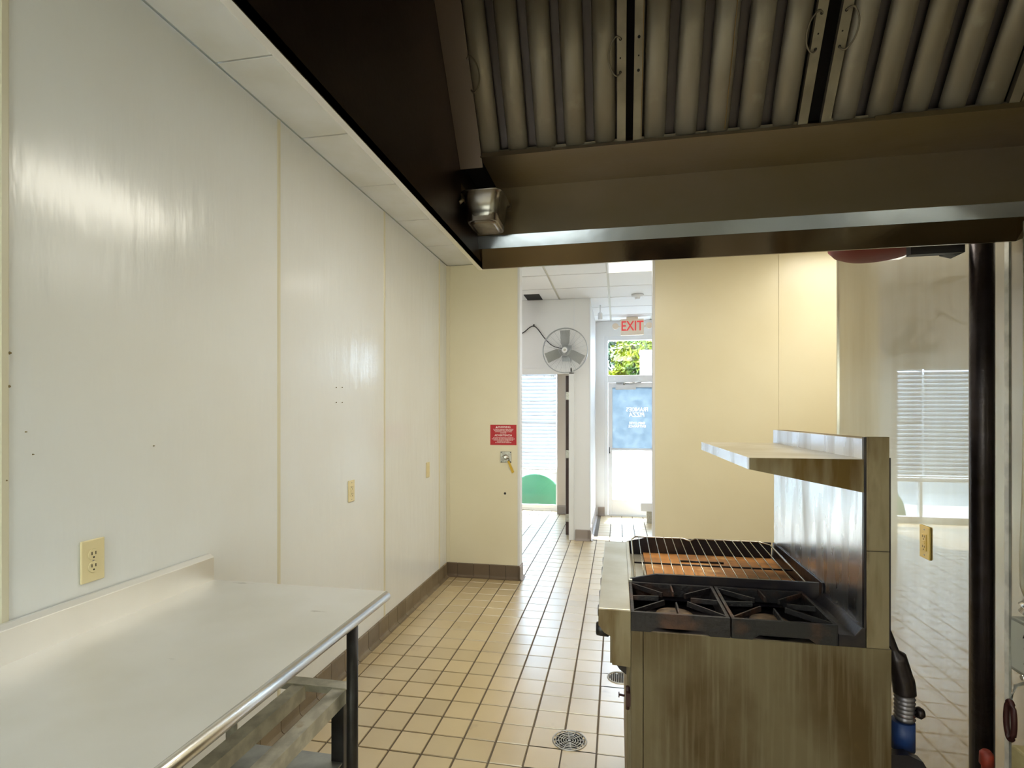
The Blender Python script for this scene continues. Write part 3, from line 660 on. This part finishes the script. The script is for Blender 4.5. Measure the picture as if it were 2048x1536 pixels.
# baffle filter built once, then copied
def filter_thing(x, first=None):
    if first is None:
        f = obj('filter', B(lambda bm: (slab(bm, .0, .025, 0, .508, -.018, .0), slab(bm, .458, .483, 0, .508, -.018, .0), slab(bm, .025, .458, .0, .008, -.018, -.010), slab(bm, .025, .458, .500, .508, -.018, -.001))), rail_m, t)
        obj('inner_channel', B(slab, .025, .458, 0, .508, -.040, -.038), M('channel_shade', (70, 64, 66), .4, .6), f)  # dark backing: shade of the slots between baffles put into the colour
        pr = []
        for k in range(7):
            a = PI*k/6; pr.append((.0325*-math.cos(a), .017-.022*(1-math.sin(a))**1.4))
        bm = bmesh.new()
        n = len(pr)
        def row(v): return [bm.verts.new(sl(px_, v, h_-.018)) for px_, h_ in pr]+[bm.verts.new(sl(px_*.93, v, h_-.0205)) for px_, h_ in pr[::-1]]
        A = row(.004); Bv = row(.502); m_ = len(A)
        for k in range(m_): bm.faces.new((A[k], Bv[k], Bv[(k+1) % m_], A[(k+1) % m_])).smooth = True
        for Q in (A, Bv): 
            for k in range(n-1): bm.faces.new((Q[k], Q[k+1], Q[m_-2-k], Q[m_-1-k]))
        b0 = obj('baffle', bm, baffle_m, f)
        b0.location = (.062, 0, 0)
        for k in range(1, 5):
            b = b0.copy(); C.objects.link(b); b.location = (.062+.0898*k, 0, 0)
        return f
    f = first.copy(); C.objects.link(f)
    for ch in list(first.children):
        c = ch.copy(); C.objects.link(c); c.parent = f
    f.location = first.location+Vector((x+.459, 0, 0)); return f
f1 = filter_thing(0)
f2 = filter_thing(.046, f1); f3 = filter_thing(.564, f1); f1.location = f1.location+Vector((-.459, 0, 0))
f2.location.x = f1.location.x+.505; f3.location.x = f1.location.x+1.023
def handle(f, x, bulge, v0=.18, v1=.258):
    pts = [sl(x, v0, .0), sl(x, v0-.002, .006)]+[sl(x+bulge*(.032*math.sin(a)), (v0+v1)/2-(v1-v0)/2*1.25*math.cos(a), .010+.004*math.sin(a)) for a in [PI*k/10 for k in range(1, 10)]]+[sl(x, v1+.002, .006), sl(x, v1, .0)]
    bm = bmesh.new(); tube(bm, catmull(pts, 3), .0022, 6); h = obj('handle', bm, rail_m, None)
    bpy_fix(h, f)
    bm = bmesh.new()
    for v in (v0, v1, (v0+v1)/2-.005):
        c = sl(x, v, .0); r_ = .004 if v in (v0, v1) else .0022
        ringv = [bm.verts.new(q) for q in ring(c+NN*.0006, NN, r_, 10)]; bm.faces.new(ringv)
    h2 = obj('rivet_hole', bm, black_m, None); bpy_fix(h2, f)
def bpy_fix(h, f):      # parent to the filter keeping world place (rig positions are pure translations)
    wl_ = ORG[t]+f.location; h.parent = f; h.location = -wl_
handle(f1, .008, -1); handle(f2, .516, -1); handle(f3, .574, 1); handle(f1, -.428, 1)
bm = bmesh.new()
for v, r_ in ((.18, .004), (.258, .004), (.215, .0022)):
    bm.faces.new([bm.verts.new(q) for q in ring(sl(.058, v, .0006), NN, r_, 10)])
h2 = obj('rivet_hole', bm, black_m, None); bpy_fix(h2, f2)
# grease streaks that ran down filter two
for x, w_, v1, hh in ((.068, .002, .5, .0008), (.092, .0022, .5, -.0135), (.305, .0022, .5, -.0015)):
    bm = bmesh.new(); slab(bm, x, x+w_, .01, v1, hh, hh+.0012); g = obj('grease_streak', bm, M('old_grease', (122, 92, 40), .4), None); bpy_fix(g, f2)

# grease cup
def pan():
    c = thing('grease_cup', 'small steel grease cup hanging in the far left corner inside the hood', 'cup', (-.44, 1.77, 2.20))
    bm = bmesh.new(); rings_ = []
    def rr(x0, x1, y0, y1, z, r, n=5):
        out = []
        for cx, cy, a0 in ((x1-r, y1-r, 0), (x0+r, y1-r, 90), (x0+r, y0+r, 180), (x1-r, y0+r, 270)):
            for k in range(n): a = math.radians(a0+90*k/(n-1)); out.append(bm.verts.new((cx+r*math.cos(a), cy+r*math.sin(a), z)))
        return out
    prof = [(.010, 2.302, .03), (.010, 2.299, .03), (0, 2.299, .025), (-.006, 2.235, .028), (-.010, 2.216, .028), (-.017, 2.206, .025), (-.026, 2.202, .018)]
    for g, z, r in prof: rings_.append(rr(-.492-g, -.372+g, 1.69-g, 1.85+g, z, r))
    inner = [rr(-.490+0, -.374, 1.692, 1.848, 2.302, .024), rr(-.482, -.382, 1.70, 1.84, 2.208, .024)]
    seq = inner[::-1]+rings_
    for A, B_ in zip(seq[:-1], seq[1:]):
        m_ = len(A)
        for k in range(m_): bm.faces.new((A[k], A[(k+1) % m_], B_[(k+1) % m_], B_[k])).smooth = True
    bm.faces.new(seq[0]); bm.faces.new(seq[-1][::-1])
    obj('cup_body', bm, M('cup_steel', (150, 146, 142), .26, 1., col2=(110, 104, 98), ns=14, bump=.05, bs=30), c)
    bm = bmesh.new(); box(bm, -.4995, -.497, 1.70, 1.85, 2.285, 2.33); box(bm, -.497, -.365, 1.862, 1.866, 2.292, 2.33); tube(bm, [(-.497, 1.70, 2.28), (-.49, 1.685, 2.27), (-.499, 1.68, 2.26)], .006, 8); obj('hanger_bracket', bm, hood_m, c)
pan()

# ------------------------------------------------------------------ range
RX0, RX1, RY0, RY1, RZ = .04, .743, 1.67, 2.57, .93
t = thing('gas_range', 'greasy commercial gas range with griddle, burners and high shelf, side towards the camera', 'stove', (.39, 2.12, 0))
bx('side_panel', (.0765, RX1, RY0, RY0+.01, .12, RZ), panel_g, t, .0015, label='near side panel streaked with brown grease')
bx('corner_post', (RX0, .0755, RY0-.001, RY0+.03, .12, RZ), panel_g, t, .002)
bx('side_panel', (RX0, RX1, RY1-.01, RY1, .12, RZ), grease, t)
bx('back_cover', (RX1-.01, RX1, RY0+.01, RY1-.01, .12, RZ), galv, t)
bx('inner_body', (RX0+.012, RX1-.012, RY0+.032, RY1-.012, .12, RZ-.03), soot, t)
obj('front_frame', B(lambda bm: (box(bm, RX0, RX0+.012, RY0+.03, RY1-.01, .12, .19), box(bm, RX0, RX0+.012, RY0+.03, RY1-.01, .80, RZ))), grease, t)
dd = bx('oven_door', (RX0-.012, RX0+.011, RY0+.10, RY1-.10, .20, .79), grease, t, .006)
# curved door handle seen in profile
arc = [(-.010, .835), (-.014, .80), (-.008, .775), (.006, .755), (.026, .740), (.038, .736), (.038, .762), (.022, .772), (.008, .79), (.004, .815), (.004, .835)]
obj('handle', B(prism, arc, 'y', RY0+.12, RY1-.12), soot, dd, .002)
bm = bmesh.new(); box(bm, .027, .0385, RY0+.02, RY0+.06, .69, .73); tube(bm, [(.022, RY0+.04, .712), (.006, RY0+.04, .714)], .0035, 8); lathe(bm, (.006, RY0+.04, .714), 'x', [(-.003, .008), (.0, .008)], 10); tube(bm, [(.031, RY0+.04, .672), (.031, RY0+.04, .742)], .006, 10); obj('door_hinge', bm, M('rusty_brown_iron', (62, 32, 28), .6), dd)
for y in (RY0+.05, RY1-.05):
    for x in (RX0+.06, RX1-.06):
        bm = bmesh.new(); lathe(bm, (x, y, 0), 'z', [(0, .025), (.01, .022), (.02, .016), (.09, .018), (.12, .03)], 14); obj('leg', bm, galv, t)
# control panel: side cheeks and ledge
prof = [(-.057, .988), (RX0-.0005, .988), (RX0-.0005, .819), (-.016, .822), (-.016, .905), (-.040, .918), (-.057, .940)]
for y0 in (RY0, RY1-.008): obj('control_cheek', B(prism, prof, 'y', y0, y0+.008), grease, t, .001)
bx('ledge', (-.057, RX0-.001, RY0+.0085, RY1-.0085, .976, .989), ledge_m, t, .002)
bx('ledge_front', (-.057, -.050, RY0+.0085, RY1-.0085, .935, .9755), ledge_m, t, .001)
bx('control_panel', (-.022, -.016, RY0+.0085, RY1-.0085, .824, .93), grease, t)
for k in range(6):
    y = RY0+.055+k*(.79/5)
    bm = bmesh.new(); lathe(bm, (-.022, y, .908), 'x', [(0, .016), (-.006, .023), (-.03, .022), (-.042, .020), (-.044, .016)], 18); obj('knob', bm, knob_m, t)
bx('ledge_rim', (RX0-.002, RX0+.012, RY0+.30, RY1-.01, .985, .995), ledge_m, t, .002)
# burner well and grates
bx('burner_tray', (RX0+.004, .672, RY0+.012, 1.975, .90, .905), soot, t)
GZ = .988
def grate(xa, xb, ya, yb, mat):
    bm = bmesh.new(); zt, zb = GZ, .930
    # outer walls with a raised arch cut in the side that faces the camera
    L = xb-xa
    def side(y0, y1):
        pr = [(xa, zb), (xa+.055, zb), (xa+.075, zb+.014), (xb-.075, zb+.014), (xb-.055, zb), (xb, zb), (xb, zt), (xa, zt)]
        prism(bm, pr, 'y', y0, y1)
    side(ya, ya+.011); side(yb-.011, yb)
    box(bm, xa, xa+.010, ya+.011, yb-.011, zb+.012, zt); box(bm, xb-.010, xb, ya+.011, yb-.011, zb+.012, zt)
    cx, cy = (xa+xb)/2, (ya+yb)/2
    for k in range(8):
        a = k*PI/4+PI/8*0
        ex = math.cos(a); ey = math.sin(a)
        s = min((L/2-.006)/max(abs(ex), 1e-6), ((yb-ya)/2-.006)/max(abs(ey), 1e-6))
        p0 = Vector((cx+ex*.05, cy+ey*.05, 0)); p1 = Vector((cx+ex*s, cy+ey*s, 0)); n_ = Vector((-ey, ex, 0))*.0040
        hexa(bm, [(*(p0-n_)[:2], zt-.013), (*(p1-n_)[:2], zt-.015), (*(p1+n_)[:2], zt-.015), (*(p0+n_)[:2], zt-.013), (*(p0-n_*.7)[:2], zt+.003), (*(p1-n_*.7)[:2], zt), (*(p1+n_*.7)[:2], zt), (*(p0+n_*.7)[:2], zt+.003)])
    g = obj('burner_grate', bm, mat, t, .0012)
    bm = bmesh.new(); lathe(bm, (cx, cy, .906), 'z', [(0, .05), (.012, .062), (.03, .058), (.036, .04), (.038, .012)], 24); bb = obj('burner', bm, M('burner_cap_tan', (136, 112, 84), .6, .2, col2=(70, 54, 42), ns=20), t)
cast_rust = M('rusty_cast_iron', (34, 29, 30), .55, .25, col2=(84, 54, 38), ns=9, lo=.5, hi=.7, bump=.3, bs=80)
grate(.040, .322, RY0-.002, 1.972, cast_rust); grate(.326, .608, RY0-.002, 1.972, castiron)
# rear trough beyond the grates, with the sloped apron to the backguard
obj('rear_grate_ledge', B(prism, [(.611, .93), (.678, .93), (.678, .985), (.668, .985), (.65, .962), (.611, .962)], 'y', RY0-.001, 1.972), soot, t, .001)
# griddle with splash walls
bx('griddle_plate', (RX0+.075, .664, 1.995, 2.555, .930, .948), rust, t, .001, label='rust brown griddle plate')
bx('grease_trough', (RX0+.014, RX0+.074, 1.995, 2.555, .925, .940), ledge_m, t, .001, label='pale front grease trough')
def splash(y0, y1): return B(prism, [(RX0+.003, .925), (.664, .925), (.664, 1.016), (.135, 1.016), (RX0+.003, .995)], 'y', y0, y1)
obj('griddle_splash', splash(1.980, 1.990), soot, t, .001); obj('griddle_splash', splash(2.560, 2.569), soot, t, .001)
obj('griddle_back', B(prism, [(.664, .925), (.677, .925), (.677, 1.016), (.672, 1.016)], 'y', 1.980, 2.569), soot, t, .0008)
# backguard and high shelf
bx('backguard', (.678, .684, RY0+.012, RY1, .93, 1.512), steel_p, t, label='smeared bright steel splash panel')
bx('backguard_cap', (.684, .735, RY0+.012, RY1, 1.504, 1.512), grease, t)
bx('end_post', (.680, .737, RY0-.002, RY0+.0115, .931, 1.200), grease, t, .0015); bx('end_post', (.680, .737, RY0-.002, RY0+.0115, 1.201, 1.518), grease, t, .0015)
bx('end_post_edge', (.674, .6795, RY0-.001, RY0+.0115, .985, 1.517), soot, t)
bx('backguard_rear', (.735, .742, RY0+.002, RY1, .94, 1.46), soot, t)
bx('high_shelf', (.376, .677, RY0+.004, RY1, 1.450, 1.455), ledge_m, t)
bx('shelf_edge', (.372, .3755, RY0+.001, RY1, 1.421, 1.4555), steel_p, t, .001)
for y in (RY0, RY1-.004): obj('shelf_bracket', B(prism, [(.376, 1.4545), (.6735, 1.4545), (.6735, 1.362), (.376, 1.421)], 'y', y, y+.004), grease, t, label='tapered greasy end bracket')
bx('shelf_lip', (.6745, .6775, RY0+.012, RY1, 1.4555, 1.512), steel_p, t)
# wire oven rack lying over the griddle
k_ = thing('oven_rack', 'bent chrome wire oven rack lying across the griddle of the range', 'oven rack', (.33, 2.27, 1.02))
def rz(y): return .988+(y-2.0)/.54*.032
fr = [(.062, 2.02), (.062, 2.50), (.08, 2.548), (.29, 2.548), (.315, 2.515), (.34, 2.548), (.61, 2.545), (.645, 2.50), (.648, 2.02), (.63, 2.0), (.08, 2.0)]
bm = bmesh.new(); tube(bm, [(a, b, rz(b)) for a, b in fr], .0036, 6, closed=True); obj('outer_frame', bm, chrome, k_)
for i in range(15):
    x = .095+i*.0365; ye = 2.545 if not .285 < x < .345 else 2.522
    bm = bmesh.new(); tube(bm, [(x, 2.002, rz(2.002)+.002), (x, ye, rz(ye)+.002)], .0022, 6); obj('cross_wire', bm, chrome, k_)
bm = bmesh.new(); tube(bm, [(.065, 2.20, rz(2.2)-.005), (.645, 2.20, rz(2.2)-.005)], .0035, 6); obj('brace_wire', bm, soot, k_)
sc = thing('griddle_rod', 'short thin black rod lying on the rusty griddle under the wire rack', 'rod', (.35, 2.42, .95))
bm = bmesh.new(); tube(bm, [(.26, 2.42, .952), (.44, 2.42, .952)], .004, 8); obj('rod', bm, soot, sc)

# ------------------------------------------------------------------ things to the right
t = thing('gas_standpipe', 'thick black iron pipe rising from floor to hood in front of the steel wall', 'pipe', (1.170, 2.035, 0))
bm = bmesh.new(); tube(bm, [(1.170, 2.035, .0), (1.170, 2.035, 3.02)], .033, 24); obj('pipe', bm, darkpipe, t)
bm = bmesh.new(); lathe(bm, (1.170, 2.035, 0), 'z', [(0, .07), (.008, .07), (.012, .045), (.05, .042)], 24); obj('floor_flange', bm, darkpipe, t)
t = thing('black_pipe_bracket', 'black steel bracket fixed to the thick pipe just under the hood', 'bracket', (1.08, 2.09, 2.2))
bm = bmesh.new(); box(bm, .975, 1.135, 2.06, 2.09, 2.121, 2.16); prism(bm, [(1.08, 2.10), (1.136, 2.06), (1.136, 2.14)], 'z', 2.121, 2.16); obj('bracket_plate', bm, black_pl, t)
t = thing('red_bell', 'dull red round alarm bell just visible below the hood edge left of the bracket', 'bell', (.90, 2.22, 2.25))
bm = bmesh.new(); lathe(bm, (.95, 2.25, 2.165), 'z', [(0, .03), (.003, .07), (.010, .11), (.024, .14), (.045, .158), (.055, .15)], 40); obj('bell_gong', bm, red_bowl, t)
bm = bmesh.new(); lathe(bm, (.95, 2.25, 2.218), 'z', [(0, .06), (.03, .06)], 24); tube(bm, [(.95, 2.25, 2.24), (.95, 2.25, 3.03)], .012, 10); obj('bell_back', bm, black_pl, t)

t = thing('insulated_riser', 'fat silver riser tube narrowing to a ring at the far right edge', 'pipe', (1.13, 1.70, 0))
bm = bmesh.new(); cx, cy = 1.165, 1.74
lathe(bm, (cx, cy, 0), 'z', [(1.06, .052), (1.10, .063), (1.18, .064), (1.35, .059), (1.6, .056), (2.12, .056)], 28); obj('tube', bm, M('silver_wrap', (196, 192, 170), .35, .6, col2=(168, 164, 140), ns=8, bump=.2, bs=60), t)
bm = bmesh.new(); lathe(bm, (cx, cy, 0), 'z', [(1.02, .056), (1.028, .066), (1.04, .058), (1.048, .066), (1.058, .056)], 28); obj('clamp_ring', bm, steel_hi, t)
bm = bmesh.new(); tube(bm, [(cx, cy, .02), (cx, cy, 1.02)], .018, 12); obj('conduit', bm, galv, t)
t = thing('switch_box', 'small grey steel box with handwritten label below the silver riser', 'electrical box', (1.14, 1.70, .93))
bx('box_body', (1.085, 1.145, 1.70, 1.765, .865, 1.015), M('box_grey', (132, 132, 122), .45, .4), t, .004)
lb = bx('paper_label', (1.0845, 1.0850, 1.703, 1.762, .875, 1.005), M('label_pale', (160, 160, 148), .5), t)
for i, s in enumerate(('Power', 'Check', 'Down')):
    text('handwriting', s, .028, (1.112, 1.6993, .985-i*.035), FACE_CAM, slot_m, t, .0002, 1.1, .3)
bm = bmesh.new(); lathe(bm, (1.083, 1.71, .865), 'x', [(0, .008), (-.006, .007)], 12); obj('box_screw', bm, steel_hi, t)
t = thing('cream_block', 'cream painted block low at the right edge behind the silver riser', 'block', (1.2, 1.76, 0))
bx('block_body', (1.15, 1.235, 1.765, 1.87, .0, .60), M('cream_metal', (176, 164, 120), .6, col2=(140, 126, 84), ns=9), t, .006)

# gas hose behind the range, valve by the pipe
t = thing('gas_hose', 'flexible gas hose with blue sleeve and dark coupling behind the range', 'hose', (.84, 1.9, 0))
bm = bmesh.new(); tube(bm, catmull([(.77, 1.81, .98), (.79, 1.81, .93), (.815, 1.81, .86), (.835, 1.81, .79), (.84, 1.81, .75)], 6), [.008]*6+[.014]*6+[.028]*6+[.030]*7, 14); obj('elbow', bm, darkpipe, t)
bm = bmesh.new(); tube(bm, [(.84, 1.81, .765-i*.004) for i in range(25)], [.024+.004*(i % 3 == 1) for i in range(25)], 16); obj('braided_tube', bm, M('braid_steel', (120, 116, 122), .4, .8, col2=(120, 60, 40), ns=30, lo=.6, hi=.7), t)
bm = bmesh.new(); lathe(bm, (.865, 1.80, .70), 'x', [(0, .014), (.01, .018), (.02, .012)], 12); obj('side_nut', bm, darkpipe, t)
bm = bmesh.new(); tube(bm, [(.835, 1.81, .668), (.835, 1.81, .585)], .031, 16); obj('blue_sleeve', bm, hose_b, t)
bm = bmesh.new(); tube(bm, catmull([(.835, 1.81, .59), (.84, 1.82, .40), (.87, 1.86, .20), (.92, 1.90, .09), (.98, 1.98, .04)], 6), .026, 12); obj('lower_hose', bm, black_pl, t)
t = thing('dark_base_rail', 'dark sloping steel rail low between the range and the steel wall', 'rail', (.83, 1.74, 0))
obj('rail_plate', B(prism, [(.75, .555), (.75, .605), (.815, .61), (.85, .595), (.872, .555), (.870, .525)], 'y', 1.73, 1.76), soot, t)
bx('rail_foot', (.80, .83, 1.735, 1.757, 0, .545), soot, t)
t = thing('red_gas_valve', 'orange red gas valve at the foot of the thick black pipe', 'valve', (1.12, 1.93, 0))
bm = bmesh.new(); tube(bm, [(1.128, 1.94, .0), (1.128, 1.94, .40)], .012, 12); obj('stub_pipe', bm, darkpipe, t)
bm = bmesh.new(); lathe(bm, (1.128, 1.94, .40), 'z', [(0, .014), (.01, .019), (.05, .020), (.06, .014), (.085, .013), (.092, .019), (.125, .018), (.135, .010)], 16); obj('valve_body', bm, valve_r, t)
bm = bmesh.new(); box(bm, 1.105, 1.150, 1.935, 1.945, .465, .472); obj('valve_lever', bm, valve_r, t)
t = thing('red_hanging_handle', 'dark red oval handle hanging low right of the thick black pipe', 'handle', (1.2, 1.97, .62))
bm = bmesh.new(); pts = [(1.21, 1.97+.018*math.cos(2*PI*i/24), .62+.06*math.sin(2*PI*i/24)) for i in range(24)]; tube(bm, pts, .008, 8, closed=True); obj('loop', bm, M('dark_red', (60, 24, 20), .5), t)
bm = bmesh.new(); tube(bm, [(1.21, 1.97, .68), (1.225, 1.97, .73), (1.249, 1.97, .74)], .005, 8); obj('hook', bm, galv, t)

# ------------------------------------------------------------------ outside
bx('ground', (-12, 12, 9.0, 30, -.20, -.12), concrete, kind='structure')
bx('pane_backdrop_wall', (-9, 9, 13.2, 13.5, -.12, 2.45), concrete, kind='structure')  # added wall that turns the view through the lower door pane pale
t = thing('green_mound', 'smooth green rounded plastic shell seen outside through the glass below the blinds', 'shell', (-1.42, 9.75, -.12))
bm = bmesh.new(); n_ = 18
pr = [(-1.42-.50*math.cos(PI*k/n_), -.12+.66*math.sin(PI*k/n_)**.8) for k in range(n_+1)]
prism(bm, pr, 'y', 9.45, 10.0); obj('shell_body', bm, green_p, t, .02)
def bush(name, cx, cy, cz, rx, ry, rz_, n_, mat, label, cat, ls, zt=None):
    t = thing(name, label, cat, (cx, cy, -.12), group=None)
    bm = bmesh.new(); rnd = random.Random(int(cx*100)+n_)
    for _ in range(n_):
        while True:
            p = Vector((rnd.uniform(-1, 1), rnd.uniform(-1, 1), rnd.uniform(-1, 1)))
            if .45 < p.length < 1: break
        lump = .82+.18*math.sin(p.x*9+cx)*math.cos(p.z*8)
        c = Vector((cx+p.x*rx*lump, cy+p.y*ry*lump, cz+p.z*rz_*lump)); s = ls*rnd.uniform(.6, 1.3)
        d = Vector((rnd.gauss(0, 1), rnd.gauss(0, 1), rnd.gauss(0, 1))).normalized(); e = d.orthogonal().normalized()
        V = [bm.verts.new(c+q) for q in (d*s, e*s*.45, -d*s, -e*s*.45)]; bm.faces.new(V)
    obj('foliage', bm, mat, t, kind='stuff', recalc=False)
    bm = bmesh.new(); tube(bm, [(cx, cy, -.12), (cx+.05, cy, cz)], [.09, .05], 8); obj('trunk', bm, M('bark', (90, 72, 56), .8), t)
bush('shrub', .62, 14.2, 2.85, 1.0, .8, 1.05, 5200, leaf_m, 'bright yellow-green leafy shrub seen through the pane above the glass door', 'shrub', .075)
bush('tree', .2, 18.5, 3.6, 3.2, 1.2, 2.4, 7000, leaf_d, 'darker green tree behind the yellow-green shrub above the glass door', 'tree', .13)
t = thing('white_kiosk', 'small white framed building seen low through the pane above the glass door', 'building', (1.0, 12.6, 0))
bx('wall', (.52, 1.08, 12.6, 13.1, -.12, 2.98), white_paint, t)
bx('roof', (.50, 1.10, 12.55, 13.15, 2.98, 3.03), M('pale_blue_roof', (200, 222, 236), .5), t)
for x in (.56, .74, .92): bx('window', (x, x+.11, 12.59, 12.602, 2.60, 2.93), M('brownish_glass', (150, 140, 128), .3), t)
